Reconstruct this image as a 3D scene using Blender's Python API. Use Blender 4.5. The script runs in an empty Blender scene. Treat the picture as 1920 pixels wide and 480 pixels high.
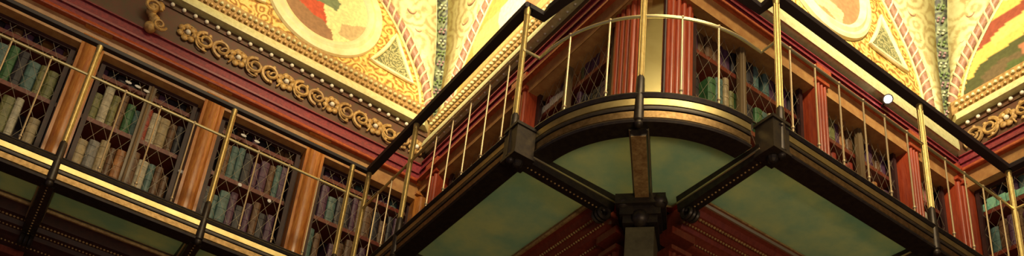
import bpy, math, random
from mathutils import Vector, Matrix, noise
random.seed(7)
COL = bpy.context.scene.collection
PI = math.pi

# ------------------------------------------------------------------ the place
X1, Y0, Y1, X2 = 3.14, 3.668, 6.875, 6.726      # wall planes
RL, RP, RQ, RR = 5.986, 2.238, 2.766, 5.809      # railing lines
AC, AR = (3.225, 3.753), 0.8645                  # centre and radius of the round corner

# ------------------------------------------------------------------ materials
def mat(name, col, rough=.5, metal=0., spec=.5, noise_amt=0., noise_scale=30., col2=None, bump=0., coat=0., streak=None):
    m = bpy.data.materials.new(name); m.use_nodes = True
    nt = m.node_tree; b = nt.nodes['Principled BSDF']
    b.inputs['Roughness'].default_value = rough
    b.inputs['Metallic'].default_value = metal
    b.inputs['Specular IOR Level'].default_value = spec
    b.inputs['Coat Weight'].default_value = coat
    b.inputs['Base Color'].default_value = (*col, 1)
    if noise_amt or col2:
        tc = nt.nodes.new('ShaderNodeTexCoord'); mp = nt.nodes.new('ShaderNodeMapping')
        n = nt.nodes.new('ShaderNodeTexNoise'); r = nt.nodes.new('ShaderNodeValToRGB')
        nt.links.new(tc.outputs['Object'], mp.inputs[0]); nt.links.new(mp.outputs[0], n.inputs['Vector'])
        if streak: mp.inputs['Scale'].default_value = streak
        n.inputs['Scale'].default_value = noise_scale; n.inputs['Detail'].default_value = 5; n.inputs['Roughness'].default_value = .65
        c2 = col2 or tuple(c*(1-noise_amt) for c in col)
        r.color_ramp.elements[0].position = .36; r.color_ramp.elements[1].position = .64
        r.color_ramp.elements[0].color = (*c2, 1); r.color_ramp.elements[1].color = (*col, 1)
        nt.links.new(n.outputs['Fac'], r.inputs[0]); nt.links.new(r.outputs[0], b.inputs['Base Color'])
        if bump:
            bp = nt.nodes.new('ShaderNodeBump'); bp.inputs['Strength'].default_value = bump; bp.inputs['Distance'].default_value = .01
            nt.links.new(n.outputs['Fac'], bp.inputs['Height']); nt.links.new(bp.outputs[0], b.inputs['Normal'])
    return m

def mat_arabesque(name, light, mid, dark, scale=9.):
    """painted scroll ornament: warped voronoi outlines over a mottled ground"""
    m = bpy.data.materials.new(name); m.use_nodes = True
    nt = m.node_tree; b = nt.nodes['Principled BSDF']; b.inputs['Roughness'].default_value = .55
    tc = nt.nodes.new('ShaderNodeTexCoord'); n = nt.nodes.new('ShaderNodeTexNoise'); n.inputs['Scale'].default_value = scale*.6
    mx = nt.nodes.new('ShaderNodeMix'); mx.data_type = 'RGBA'; mx.inputs['Factor'].default_value = .12
    nt.links.new(tc.outputs['Object'], n.inputs['Vector']); nt.links.new(tc.outputs['Object'], mx.inputs['A']); nt.links.new(n.outputs['Color'], mx.inputs['B'])
    v = nt.nodes.new('ShaderNodeTexVoronoi'); v.inputs['Scale'].default_value = scale; v.feature = 'F1'
    nt.links.new(mx.outputs['Result'], v.inputs['Vector'])
    w = nt.nodes.new('ShaderNodeMath'); w.operation = 'SINE'; ml = nt.nodes.new('ShaderNodeMath'); ml.operation = 'MULTIPLY'; ml.inputs[1].default_value = 22
    nt.links.new(v.outputs['Distance'], ml.inputs[0]); nt.links.new(ml.outputs[0], w.inputs[0])
    n2 = nt.nodes.new('ShaderNodeTexNoise'); n2.inputs['Scale'].default_value = scale*4; n2.inputs['Detail'].default_value = 4
    nt.links.new(tc.outputs['Object'], n2.inputs['Vector'])
    ad = nt.nodes.new('ShaderNodeMath'); ad.operation = 'MULTIPLY_ADD'; ad.inputs[1].default_value = .22
    nt.links.new(w.outputs[0], ad.inputs[0]); nt.links.new(n2.outputs['Fac'], ad.inputs[2])
    r = nt.nodes.new('ShaderNodeValToRGB'); e = r.color_ramp.elements
    e[0].position = .28; e[0].color = (*dark, 1); e[1].position = .72; e[1].color = (*light, 1)
    k = e.new(.48); k.color = (*mid, 1)
    nt.links.new(ad.outputs[0], r.inputs[0]); nt.links.new(r.outputs[0], b.inputs['Base Color'])
    return m

def mat_paint(name, amt=.25):
    m = bpy.data.materials.new(name); m.use_nodes = True
    nt = m.node_tree; b = nt.nodes['Principled BSDF']; b.inputs['Roughness'].default_value = .6
    a = nt.nodes.new('ShaderNodeVertexColor'); a.layer_name = 'Paint'
    tc = nt.nodes.new('ShaderNodeTexCoord'); n = nt.nodes.new('ShaderNodeTexNoise'); n.inputs['Scale'].default_value = 28; n.inputs['Detail'].default_value = 5
    nt.links.new(tc.outputs['Object'], n.inputs['Vector'])
    r = nt.nodes.new('ShaderNodeMapRange'); r.inputs['From Min'].default_value = .35; r.inputs['From Max'].default_value = .65; r.inputs['To Min'].default_value = 1-amt
    nt.links.new(n.outputs['Fac'], r.inputs['Value'])
    mx = nt.nodes.new('ShaderNodeMix'); mx.data_type = 'RGBA'; mx.blend_type = 'MULTIPLY'; mx.inputs['Factor'].default_value = 1
    nt.links.new(a.outputs['Color'], mx.inputs['A']); nt.links.new(r.outputs[0], mx.inputs['B'])
    nt.links.new(mx.outputs['Result'], b.inputs['Base Color'])
    return m

M = {}
M['wood'] = mat('mahogany', (.22,.038,.018), .38, col2=(.15,.022,.010), noise_scale=14, streak=(4,4,.6), coat=.2)
M['wood_gold'] = mat('pilaster_wood', (.66,.28,.06), .26, col2=(.46,.14,.03), noise_scale=16, streak=(5,5,.6), coat=.3)
M['wood_red'] = mat('red_mahogany', (.52,.085,.03), .35, col2=(.32,.04,.016), noise_scale=16, streak=(6,6,.5), coat=.2)
M['wood_dark'] = mat('dark_walnut', (.055,.015,.012), .5, col2=(.028,.009,.010), noise_scale=20)
M['moulding_red'] = mat('red_moulding', (.55,.12,.04), .32, col2=(.38,.06,.025), noise_scale=30)
M['moulding_maroon'] = mat('maroon_moulding', (.34,.045,.055), .4, col2=(.18,.025,.04), noise_scale=40)
M['cove_gold'] = mat('ochre_cove', (.62,.34,.12), .38, col2=(.46,.21,.07), noise_scale=12)
M['frieze'] = mat('dark_frieze', (.10,.065,.03), .5, col2=(.14,.05,.03), noise_scale=18)
M['ledge'] = mat('cream_ledge', (.74,.72,.40), .45, col2=(.58,.55,.26), noise_scale=25)
M['gilt'] = mat('gilt_ornament', (.66,.44,.16), .5, metal=.1, col2=(.36,.2,.06), noise_scale=35)
M['gilt_dark'] = mat('aged_gilt_ornament', (.52,.34,.13), .5, metal=.1, col2=(.28,.15,.05), noise_scale=35)
M['pearl'] = mat('pearl_white', (.85,.80,.66), .25)
M['cream'] = mat('cream_plaster', (.80,.76,.42), .5, col2=(.66,.60,.28), noise_scale=12)
M['cream_white'] = mat('ivory_plaster', (.90,.85,.55), .5, col2=(.78,.72,.38), noise_scale=10)
M['brass'] = mat('brass', (.30,.19,.085), .45, metal=1., col2=(.18,.11,.045), noise_scale=40)
M['brass_pale'] = mat('polished_pale_brass', (.90,.78,.42), .32, metal=.9)
M['brass_rail'] = mat('brass_band', (.56,.45,.21), .42, metal=1., col2=(.42,.32,.13), noise_scale=9)
M['bronze'] = mat('dark_bronze', (.055,.04,.025), .42, metal=.5, col2=(.03,.022,.02), noise_scale=30)
M['handrail'] = mat('black_leather_rail', (.022,.012,.016), .55)
M['glass'] = mat('frosted_floor_glass', (.20,.24,.13), .38, col2=(.13,.16,.12), noise_scale=5, spec=.6)
def mat_glass(name, col, col2):
    m = mat(name, col, .32, col2=col2, noise_scale=3.5, spec=.6); nt = m.node_tree; b = nt.nodes['Principled BSDF']
    t = nt.nodes.new('ShaderNodeBsdfTranslucent'); x = nt.nodes.new('ShaderNodeMixShader'); x.inputs[0].default_value = .62
    nt.links.new(b.inputs['Base Color'].links[0].from_socket, t.inputs[0])
    o = nt.nodes['Material Output']; nt.links.new(b.outputs[0], x.inputs[1]); nt.links.new(t.outputs[0], x.inputs[2]); nt.links.new(x.outputs[0], o.inputs[0])
    return m
M['glass'] = mat_glass('frosted_floor_glass', (.56,.60,.40), (.36,.50,.42))
M['wire'] = mat('brass_wire', (.34,.29,.20), .5, metal=.3)
M['brass_post'] = mat('post_brass', (.62,.47,.19), .46, metal=.7, col2=(.50,.36,.12), noise_scale=40)
M['baluster'] = mat('baluster_brass', (.62,.48,.28), .42, metal=.6)
M['panel'] = mat('bright_corner_panel', (.74,.64,.30), .16, metal=.95, col2=(.64,.54,.24), noise_scale=5)
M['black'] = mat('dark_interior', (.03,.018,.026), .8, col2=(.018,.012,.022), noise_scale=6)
M['rope'] = mat('rope_moulding', (.44,.25,.16), .5, col2=(.27,.13,.09), noise_scale=30)
M['rope_hi'] = mat('rope_strand_gilt', (.80,.70,.46), .4)
M['arab'] = mat_arabesque('gold_arabesque', (.86,.66,.22), (.70,.43,.09), (.34,.15,.03), 8)
M['arab_cream'] = mat_arabesque('cream_scrollwork', (.80,.77,.44), (.72,.67,.34), (.54,.44,.20), 5)
M['ribbon'] = mat_arabesque('floral_ribbon', (.22,.26,.13), (.09,.11,.05), (.035,.035,.03), 7)
M['spandrel'] = mat_arabesque('olive_spandrel', (.50,.46,.22), (.24,.25,.11), (.12,.13,.06), 14)
M['paint'] = mat_paint('fresco_paint')
M['white_glint'] = mat('white_glint', (.92,.93,.90), .2)  # plain glossy white used to paint reflected glints
M['pages'] = mat('paper_pages', (.72,.78,.62), .6, noise_amt=.3, noise_scale=60)
M['marble'] = mat('floor_marble', (.25,.2,.14), .3, noise_amt=.4, noise_scale=3)
def emis(name, col, s):
    m = bpy.data.materials.new(name); m.use_nodes = True; b = m.node_tree.nodes['Principled BSDF']
    b.inputs['Base Color'].default_value = (*col, 1); b.inputs['Emission Color'].default_value = (*col, 1); b.inputs['Emission Strength'].default_value = s
    return m
M['lamp'] = emis('lamp_glow', (1, .97, .9), 14)
BOOKC = {'brown': (.20,.10,.045), 'red': (.42,.06,.035), 'orange': (.62,.26,.08), 'olive': (.26,.26,.09), 'green': (.07,.20,.07),
         'tan': (.55,.42,.22), 'cream': (.70,.64,.46), 'black': (.035,.03,.04), 'purple': (.14,.06,.12), 'teal': (.13,.24,.22), 'grey': (.30,.29,.26)}
for k, c in BOOKC.items(): M['bk_'+k] = mat('leather_'+k, c, .45, noise_amt=.45, noise_scale=22)

# ------------------------------------------------------------------ mesh helpers
class MB:
    def __init__(s): s.v = []; s.f = []; s.m = []; s.c = None
    def add(s, V, F, mi=0):
        o = len(s.v); s.v += [tuple(p) for p in V]
        for f in F: s.f.append([o+i for i in f]); s.m.append(mi)
    def hexa(s, P, mi=0):            # 8 points: bottom 4, top 4
        s.add(P, [(3,2,1,0),(4,5,6,7),(0,1,5,4),(1,2,6,5),(2,3,7,6),(3,0,4,7)], mi)
    def box(s, a, b, mi=0):
        x0,y0,z0 = a; x1,y1,z1 = b
        s.hexa([(x0,y0,z0),(x1,y0,z0),(x1,y1,z0),(x0,y1,z0),(x0,y0,z1),(x1,y0,z1),(x1,y1,z1),(x0,y1,z1)], mi)
    def tube(s, pts, r, n=8, mi=0, closed=False):
        pts = [Vector(p) for p in pts]; N = len(pts); rings = []
        rr = r if isinstance(r, (list, tuple)) else [r]*N
        up = None
        for i, p in enumerate(pts):
            if closed: t = pts[(i+1) % N]-pts[i-1]
            else: t = pts[min(i+1, N-1)]-pts[max(i-1, 0)]
            t.normalize()
            if up is None: up = t.orthogonal().normalized()
            up = (up - t*up.dot(t)); up = up.normalized() if up.length > 1e-6 else t.orthogonal().normalized()
            w = t.cross(up)
            rings.append([p+(up*math.cos(2*PI*k/n)+w*math.sin(2*PI*k/n))*rr[i] for k in range(n)])
        V = [q for ring in rings for q in ring]; F = []
        for i in range(N if closed else N-1):
            j = (i+1) % N
            for k in range(n): F.append((i*n+k, i*n+(k+1) % n, j*n+(k+1) % n, j*n+k))
        if not closed: F += [tuple(range(n-1, -1, -1)), tuple((N-1)*n+k for k in range(n))]
        s.add(V, F, mi)
    def ball(s, c, r, n=8, mi=0, sc=(1,1,1)):
        c = Vector(c); V = []; F = []; m = max(4, n//2+1)
        for i in range(m+1):
            th = PI*i/m
            for k in range(n):
                ph = 2*PI*k/n; V.append((c.x+r*sc[0]*math.sin(th)*math.cos(ph), c.y+r*sc[1]*math.sin(th)*math.sin(ph), c.z+r*sc[2]*math.cos(th)))
        for i in range(m):
            for k in range(n): F.append((i*n+k, (i+1)*n+k, (i+1)*n+(k+1) % n, i*n+(k+1) % n))
        s.add(V, F, mi)
    def sweep(s, path, prof, mis=None):
        """path: list of (point, outward 2-D normal); prof: list of (out, z), open towards the wall, closed as a loop"""
        n = len(prof); V = []
        for p, nrm in path:
            for (o, z) in prof: V.append((p[0]+nrm[0]*o, p[1]+nrm[1]*o, z))
        for i in range(len(path)-1):
            for k in range(n):
                a = i*n+k; b = i*n+(k+1) % n
                s.add([V[a], V[b], V[b+n], V[a+n]], [(0,1,2,3)], mis[k] if mis else 0)
        L = (len(path)-1)*n
        s.add(V[:n], [tuple(range(n))], 0); s.add(V[L:], [tuple(range(n-1, -1, -1))], 0)
    def build(s, name, mats, parent=None, smooth=False):
        me = bpy.data.meshes.new(name); me.from_pydata(s.v, [], s.f)
        if not isinstance(mats, (list, tuple)): mats = [mats]
        for m in mats: me.materials.append(m)
        me.polygons.foreach_set('material_index', s.m)
        me.validate(); me.update()
        import bmesh
        bm = bmesh.new(); bm.from_mesh(me); bmesh.ops.remove_doubles(bm, verts=bm.verts, dist=1e-5)
        bmesh.ops.recalc_face_normals(bm, faces=bm.faces); bm.to_mesh(me); bm.free()
        if smooth:
            me.polygons.foreach_set('use_smooth', [True]*len(me.polygons))
            try: me.set_sharp_from_angle(angle=math.radians(40))
            except Exception: pass
        o = bpy.data.objects.new(name, me); COL.objects.link(o)
        if parent: o.parent = parent; o.matrix_parent_inverse = Matrix.Translation(parent.location).inverted() if parent.type == 'EMPTY' else Matrix()
        return o

def tag(o, label=None, cat=None, group=None, kind=None):
    if label: o['label'] = label
    if cat: o['category'] = cat
    if group: o['group'] = group
    if kind: o['kind'] = kind
    return o
def empty(name, loc, label, cat, group=None):
    o = bpy.data.objects.new(name, None); COL.objects.link(o); o.location = loc; o.empty_display_size = .1
    return tag(o, label, cat, group)
def struct(name, mb, m, label=None, smooth=False):
    o = mb.build(name, m, None, smooth); o['kind'] = 'structure'
    if label: o['label'] = label
    return o

# wall frames: W(wall, along, out, z)
DIST = {'L': Y1, 'P': X1, 'Q': Y0, 'R': X2}
def W(w, a, o, z):
    if w == 'L': return (a, Y1-o, z)
    if w == 'P': return (X1-o, a, z)
    if w == 'Q': return (a, Y0-o, z)
    return (X2-o, a, z)
def wbox(mb, w, a0, a1, o0, o1, z0, z1, mi=0):
    P = [W(w,a0,o0,z0), W(w,a1,o0,z0), W(w,a1,o1,z0), W(w,a0,o1,z0), W(w,a0,o0,z1), W(w,a1,o0,z1), W(w,a1,o1,z1), W(w,a0,o1,z1)]
    mb.hexa(P, mi)
NAMEW = {'L': 'left wall', 'P': 'left face of the projecting corner', 'Q': 'right face of the projecting corner', 'R': 'far right wall'}

# ------------------------------------------------------------------ setting: walls and ceiling
def wallbox(name, w, a0, a1, z0=-1.6, z1=8.2, o0=-.62, o1=-.36):
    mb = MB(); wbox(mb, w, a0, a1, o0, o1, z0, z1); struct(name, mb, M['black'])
wallbox('wall_left', 'L', -3.2, X1+.36)
wallbox('wall_pier_left', 'P', Y0+.62, Y1+.36)
wallbox('wall_pier_right', 'Q', X1+.36, X2+.36)
wallbox('wall_right', 'R', -.5, Y0+.36)
mb = MB(); mb.box((-6,-6,-1.7), (8,8,-1.6)); struct('floor', mb, M['marble'])
mb = MB(); mb.box((-6,-6,8.3), (8,8,8.4)); struct('ceiling', mb, M['cream'])

# ------------------------------------------------------------------ entablature above the bookcases
def zo(w, z, o): return z*(DIST[w]-o)/DIST[w]
ENT = {  # heights of the bands on the wall plane, from the soffit up
 'L': dict(s=5.29, a=5.50, b=5.54, c=5.61, d=5.72, f=6.04, g=6.13, h=6.17, l=6.26, t=6.41),
 'P': dict(s=5.46, a=5.66, b=5.70, c=5.78, d=5.88, f=5.98, g=6.06, h=6.10, l=6.17, t=6.38),
 'Q': dict(s=5.50, a=5.72, b=5.76, c=5.81, d=5.87, f=5.92, g=5.95, h=5.98, l=6.12, t=6.28),
 'R': dict(s=5.42, a=5.62, b=5.66, c=5.72, d=5.80, f=6.06, g=6.15, h=6.19, l=6.27, t=6.42)}
EO = dict(L=.14, P=.13, Q=.13, R=.14)
SPAN = {'L': (-3.2, X1), 'P': (Y0, Y1), 'Q': (X1, X2), 'R': (-.5, Y0)}
def run(w, mb, prof, mi=0, a0=None, a1=None, c0=0, c1=0):
    """extrude a profile along a wall; c0/c1 = mitre slope at each end (+1 extends with projection, -1 shortens)"""
    a0 = SPAN[w][0] if a0 is None else a0; a1 = SPAN[w][1] if a1 is None else a1
    n = len(prof); A = [W(w, a0-c0*o, o, z) for o, z in prof]; B = [W(w, a1+c1*o, o, z) for o, z in prof]
    F = [(k, (k+1) % n, n+(k+1) % n, n+k) for k in range(n)]+[tuple(range(n)), tuple(range(2*n-1, n-1, -1))]
    mb.add(A+B, F, mi)
MIT = {'L': (0, -1), 'P': (1, -1), 'Q': (1, -1), 'R': (0, -1)}
TR = {}
def band(w, name, m, pts, label=None, parent=None):
    """pts (out, height on wall plane)"""
    mb = MB(); q = [(o, zo(w, z, o)) for o, z in pts]
    q = q+[(-.36, q[-1][1]), (-.36, q[0][1])]
    c0, c1 = MIT[w]; run(w, mb, q, 0, c0=c0, c1=c1)
    return mb.build(name, m, parent, True)
for i, w in enumerate('LPQR'):
    e = ENT[w]; O = EO[w]
    root = band(w, 'trim_%d' % (i+1), M['frieze'], [(O-.05, e['d']), (O-.05, e['f']), (O-.035, e['f']+.01), (O-.035, e['g'])])
    root['kind'] = 'structure'; root['label'] = 'dark gilded entablature running over the bookcases on the '+NAMEW[w]
    TR[w] = root
    band(w, 'cove', M['cove_gold'], [(.085, e['s']), (.098, e['s']+.012), (.100, e['s']+.04), (.104, (e['s']+e['a'])/2), (.112, e['a']-.03), (.125, e['a'])], parent=root)
    band(w, 'architrave_bead', M['moulding_red'], [(O+.01, e['a']), (O+.03, e['a']+.008), (O+.035, (e['a']+e['b'])/2), (O+.03, e['b']-.004), (O+.015, e['b'])], parent=root)
    band(w, 'maroon_band', M['moulding_maroon'], [(O-.01, e['b']), (O-.01, e['c']-.015), (O+.008, e['c']-.01), (O+.01, e['c']+.012), (O-.02, e['c']+.015), (O-.02, e['d']-.02), (O, e['d']-.012), (O, e['d'])], parent=root)
    band(w, 'upper_fillet', M['frieze'], [(O-.02, e['g']), (O+.02, e['h'])], parent=root)
    band(w, 'ledge', M['ledge'], [(O+.03, e['h']), (O+.05, e['h']+.01), (O+.055, (e['h']+e['l'])/2), (O+.04, e['l']-.01), (O+.03, e['l'])], parent=root)
    band(w, 'dentil_course', M['gilt_dark'], [(O-.02, e['l']), (O-.02, e['t'])], parent=root)
# ornaments of the entablatures
def ornaments(w, a0, a1):
    e = ENT[w]; O = EO[w]; root = TR[w]
    # pearls
    sp = .098; n = int((a1-a0)/sp)
    zz = zo(w, (e['f']+e['g'])/2+.02, O)
    mb = MB(); r = .019 if w in 'LR' else .012
    proto = None
    for k in range(n):
        a = a0+(k+.5)*sp
        if proto is None:
            b = MB(); b.ball((0,0,0), r, 8, sc=(1,1,1)); proto = b.build('pearl', M['pearl'], root, True)
            q = proto
        else:
            q = proto.copy(); COL.objects.link(q)
        q.parent = root; q.location = W(w, a, O-.02, zz)
    # small beads between the pearls, one run
    mb = MB()
    for k in range(n*2):
        if k % 2: mb.ball(W(w, a0+k*sp/2+.0, O-.025, zz), .009, 6)
    mb.build('bead_row', M['gilt_dark'], root, True)
    # two rows of gilded dentil knobs
    mb = MB(); H = e['t']-e['l']
    k = 0; a = a0
    while a < a1:
        for row in (0, 1):
            aa = a+(.025 if row else 0)
            z = zo(w, e['l']+H*(.28+.44*row), O)
            mb.ball(W(w, aa, O-.005, z), .019, 6, sc=(1,1,.95), mi=k % 2)
            k += 1
        a += .052
    mb.build('dentil_knobs', [M['gilt'], M['ledge']], root, True)
def scroll_pts(w, a, o, z, r, turns, flip, ph=0):
    P = []
    for i in range(26):
        t = i/25; rr = r*(1-.72*t); an = ph+flip*turns*2*PI*t
        P.append(W(w, a+rr*math.cos(an), o+.012*math.sin(t*PI), z+rr*math.sin(an)))
    return P
def frieze_ornaments(w, a0, a1, zc=None, R=.085, step=.148):
    e = ENT[w]; O = EO[w]; root = TR[w]
    zc = zo(w, (e['d']+e['f'])/2+.01, O-.02)
    a = a0; k = 0
    while a < a1:
        b = MB()
        if k % 3 == 0:       # flower
            for j in range(7):
                an = 2*PI*j/7
                b.ball(W(w, a+.062*math.cos(an), O-.03, zc+.062*math.sin(an)), .030, 8, sc=(1,.6,1) if w in 'LQ' else (.6,1,1))
            b.ball(W(w, a, O-.02, zc), .024, 8, mi=1)
            b.tube(scroll_pts(w, a, O-.03, zc, .088, .8, 1, .4), .006, 6)
            b.build('rosette', [M['gilt'], M['pearl']], root, True)
        else:
            fl = 1 if k % 3 == 1 else -1
            b.tube(scroll_pts(w, a, O-.03, zc, .085, 1.4, fl, PI*.5*fl), [.019-.009*i/25 for i in range(26)], 6)
            b.tube(scroll_pts(w, a-.02*fl, O-.03, zc-.02, .09, .55, -fl, -PI*.3), .008, 6)
            for j in range(4):
                an = PI*.4*j; b.ball(W(w, a+.055*math.cos(an+k), O-.03, zc+.085*math.sin(an+k)), .020, 6)
            b.build('scroll', M['gilt' if k % 2 else 'gilt_dark'], root, True)
        a += step; k += 1
ornaments('L', .1, 3.0); frieze_ornaments('L', .72, 2.98)
ornaments('P', 3.9, 6.7); ornaments('Q', 3.3, 6.6); ornaments('R', 1.9, 3.5); frieze_ornaments('R', 2.2, 3.5)
# gilded console standing in the frieze
b = MB()
for j in range(9):
    t = j/8; b.ball(W('L', .43+.03*math.sin(t*7), .16, 5.62+.24*t), .05-.015*abs(math.sin(t*9)), 10)
b.tube(scroll_pts('L', .40, .19, 5.80, .07, 1.3, 1), .014, 6); b.tube(scroll_pts('L', .49, .19, 5.66, .055, 1.3, -1), .012, 6)
b.build('console', M['gilt'], TR['L'], True)

# ------------------------------------------------------------------ lunettes, arches and pendentives
ARCH = [(1.0, 0.0), (.985, .16), (.955, .28), (.89, .43), (.80, .57), (.67, .74), (.55, .86), (.43, .96), (.30, 1.05), (.15, 1.12), (0, 1.15)]
ARCH = [(x, y*1.27) for x, y in ARCH]
def arch_pts(w, c, hw, zb, side=0, n=48):
    """points of the arch outline on the wall; side -1/1 for a half"""
    full = [(x, y) for x, y in ARCH]; P = []
    left = [(-x, y) for x, y in full]; right = [(x, y) for x, y in reversed(full)][1:]
    poly = left+right if side == 0 else (full if side == 1 else left)
    # resample with catmull smoothing
    out = []
    for i in range(len(poly)-1):
        p0 = poly[max(i-1, 0)]; p1 = poly[i]; p2 = poly[i+1]; p3 = poly[min(i+2, len(poly)-1)]
        for s in range(4):
            t = s/4
            f = lambda a, b, c_, d: .5*((2*b)+(-a+c_)*t+(2*a-5*b+4*c_-d)*t*t+(-a+3*b-3*c_+d)*t**3)
            out.append((f(p0[0],p1[0],p2[0],p3[0]), f(p0[1],p1[1],p2[1],p3[1])))
    out.append(poly[-1])
    return [(c+x*hw, zb+y) for x, y in out]
def circle_band(mb, w, c, z, r0, r1, o0, h, n=72, mi=0, half=None):
    """raised rounded ring"""
    prof = [(r0, 0), (r0+(r1-r0)*.12, h*.7), (r0+(r1-r0)*.35, h), (r0+(r1-r0)*.55, h*.6), (r0+(r1-r0)*.75, h*.85), (r1-(r1-r0)*.06, h*.6), (r1, 0)]
    m = len(prof); V = []
    for i in range(n):
        an = 2*PI*i/n
        for r, hh in prof: V.append(W(w, c+r*math.cos(an), o0+hh, z+r*math.sin(an)))
    F = [(i*m+k, i*m+k+1, ((i+1) % n)*m+k+1, ((i+1) % n)*m+k) for i in range(n) for k in range(m-1)]
    mb.add(V, F, mi)
def painted(name, w, a0, a1, z0, z1, o, colf, mask, parent=None, res=.02, mlt=None):
    nx = max(2, int((a1-a0)/res)); nz = max(2, int((z1-z0)/res)); V = []; C = []; F = []; idx = {}
    for i in range(nx+1):
        for j in range(nz+1):
            a = a0+(a1-a0)*i/nx; z = z0+(z1-z0)*j/nz
            if mask(a, z): idx[i, j] = len(V); V.append(W(w, a, o, z)); C.append(colf(a, z))
    for i in range(nx):
        for j in range(nz):
            q = [(i,j),(i+1,j),(i+1,j+1),(i,j+1)]
            if all(t in idx for t in q): F.append([idx[t] for t in q])
    me = bpy.data.meshes.new(name); me.from_pydata(V, [], F); me.materials.append(mlt or M['paint'])
    at = me.color_attributes.new('Paint', 'FLOAT_COLOR', 'POINT')
    at.data.foreach_set('color', [x for c in C for x in (*c, 1)])
    ob = bpy.data.objects.new(name, me); COL.objects.link(ob)
    if parent: ob.parent = parent
    return ob
def nz3(x, y, s): return noise.noise(Vector((x*s, y*s, 3.1)))

LUN = {'L': (1.80, 1.24), 'P': (5.25, 1.34), 'Q': (5.03, 1.40), 'R': (2.22, 1.37)}
ZB = 6.2
LO = 0.0
lun_obj = {}
for i, (w, (c, hw)) in enumerate(LUN.items()):
    # lunette field
    pts = arch_pts(w, c, hw+.03, ZB)
    mb = MB(); V = [W(w, a, LO-.0, z) for a, z in pts]+[W(w, a, -.3, z) for a, z in pts]; n = len(pts)
    mb.add(V, [tuple(range(n)), tuple(range(2*n-1, n-1, -1))]+[(k, (k+1) % n, n+(k+1) % n, n+k) for k in range(n)])
    o = mb.build('wall_lunette_%s' % dict(L='left', P='pier_left', Q='pier_right', R='right')[w], M['arab']); o['kind'] = 'structure'
    o['label'] = 'painted gold arched lunette above the '+NAMEW[w]
    lun_obj[w] = o
    # rope moulding around the arch
    mb = MB(); rp = arch_pts(w, c, hw+.01, ZB)
    mb.tube([W(w, a, .02, z) for a, z in rp], .042, 10)
    mb.build('rope_moulding', M['rope'], o, True)
    mb = MB()
    # twisted strands
    L = 0; S = []
    for k in range(len(rp)-1):
        a, z = rp[k]; a2, z2 = rp[k+1]; d = math.hypot(a2-a, z2-z); m = max(1, int(d/.012))
        for s_ in range(m):
            t = s_/m; aa = a+(a2-a)*t; zz = z+(z2-z)*t; ta = (a2-a)/d; tz = (z2-z)/d
            S.append((aa, zz, ta, tz, L+d*t))
        L += d
    for ph in (0, PI):
        P = []
        for aa, zz, ta, tz, l in S:
            an = l*2*PI/.20+ph; r = .044
            P.append(W(w, aa-tz*r*math.cos(an), .02+r*math.sin(an), zz+ta*r*math.cos(an)))
        mb.tube(P, .010, 5)
    mb.build('rope_strand', M['rope_hi'], o, True)
    # slim cream fillet inside the rope
    mb = MB(); mb.tube([W(w, a, .01, z) for a, z in arch_pts(w, c, hw-.075, ZB-.02)], .014, 6); mb.build('inner_fillet', M['cream'], o, True)

def inpoly(x, y, P):
    r = False; j = len(P)-1
    for i in range(len(P)):
        if (P[i][1] > y) != (P[j][1] > y) and x < (P[j][0]-P[i][0])*(y-P[i][1])/(P[j][1]-P[i][1])+P[i][0]: r = not r
        j = i
    return r
def medallion(w, c, z, r0, r1, colf, label):
    root = empty('medallion', W(w, c, .01, z-r1), label, 'medallion')
    mb = MB(); circle_band(mb, w, c, z, r0, r1, 0.004, .045); mb.build('ring_frame', M['cream_white'], root, True)
    p = painted('picture', w, c-r0-.01, c+r0+.01, z-r0-.01, z+r0+.01, .012, colf, lambda a, q: (a-c)**2+(q-z)**2 < (r0+.015)**2, res=.012)
    p.parent = root; p.matrix_parent_inverse = Matrix.Translation(root.location).inverted()
def med_left(a, z):
    j = .04*nz3(a, z, 7); x = a-1.83+j; y = z-6.98+j
    c = (.95,.86,.42)
    if x < -.02-.3*(y+.1) and y > -.22-.3*x-.22: c = (.62,.10,.045)
    if x < .12 and y > -.03+.1*x and x+.8*y < .18: c = (.20,.26,.14)
    if x < -.33+.2*y: c = (.16,.07,.04)
    if y < -.24-.35*x and x < .1: c = (.36,.20,.10)
    if x > .16 and y < -.16+(.5*(x-.16)) and y > -.30: c = (.66,.50,.26)
    return c
def med_right(a, z):
    j = .05*nz3(a, z, 7); x = a-5.08+j; y = z-6.86+j
    c = (.80,.30,.14)
    if y > .10: c = (.86,.44,.22)
    if y < -.25-.12*x and x < .2: c = (.80,.66,.36)
    if x < -.30 and y < 0: c = (.42,.34,.14)
    if x*x+y*y > .40**2 and x < .1: c = (.50,.34,.14)
    return c
medallion('L', 1.81, 6.99, .43, .60, med_left, 'round painted medallion in cream ring above the left wall, red robed shape inside')
medallion('Q', 5.06, 6.87, .46, .615, med_right, 'round painted medallion in bright cream ring above the right side, orange inside')
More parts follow.
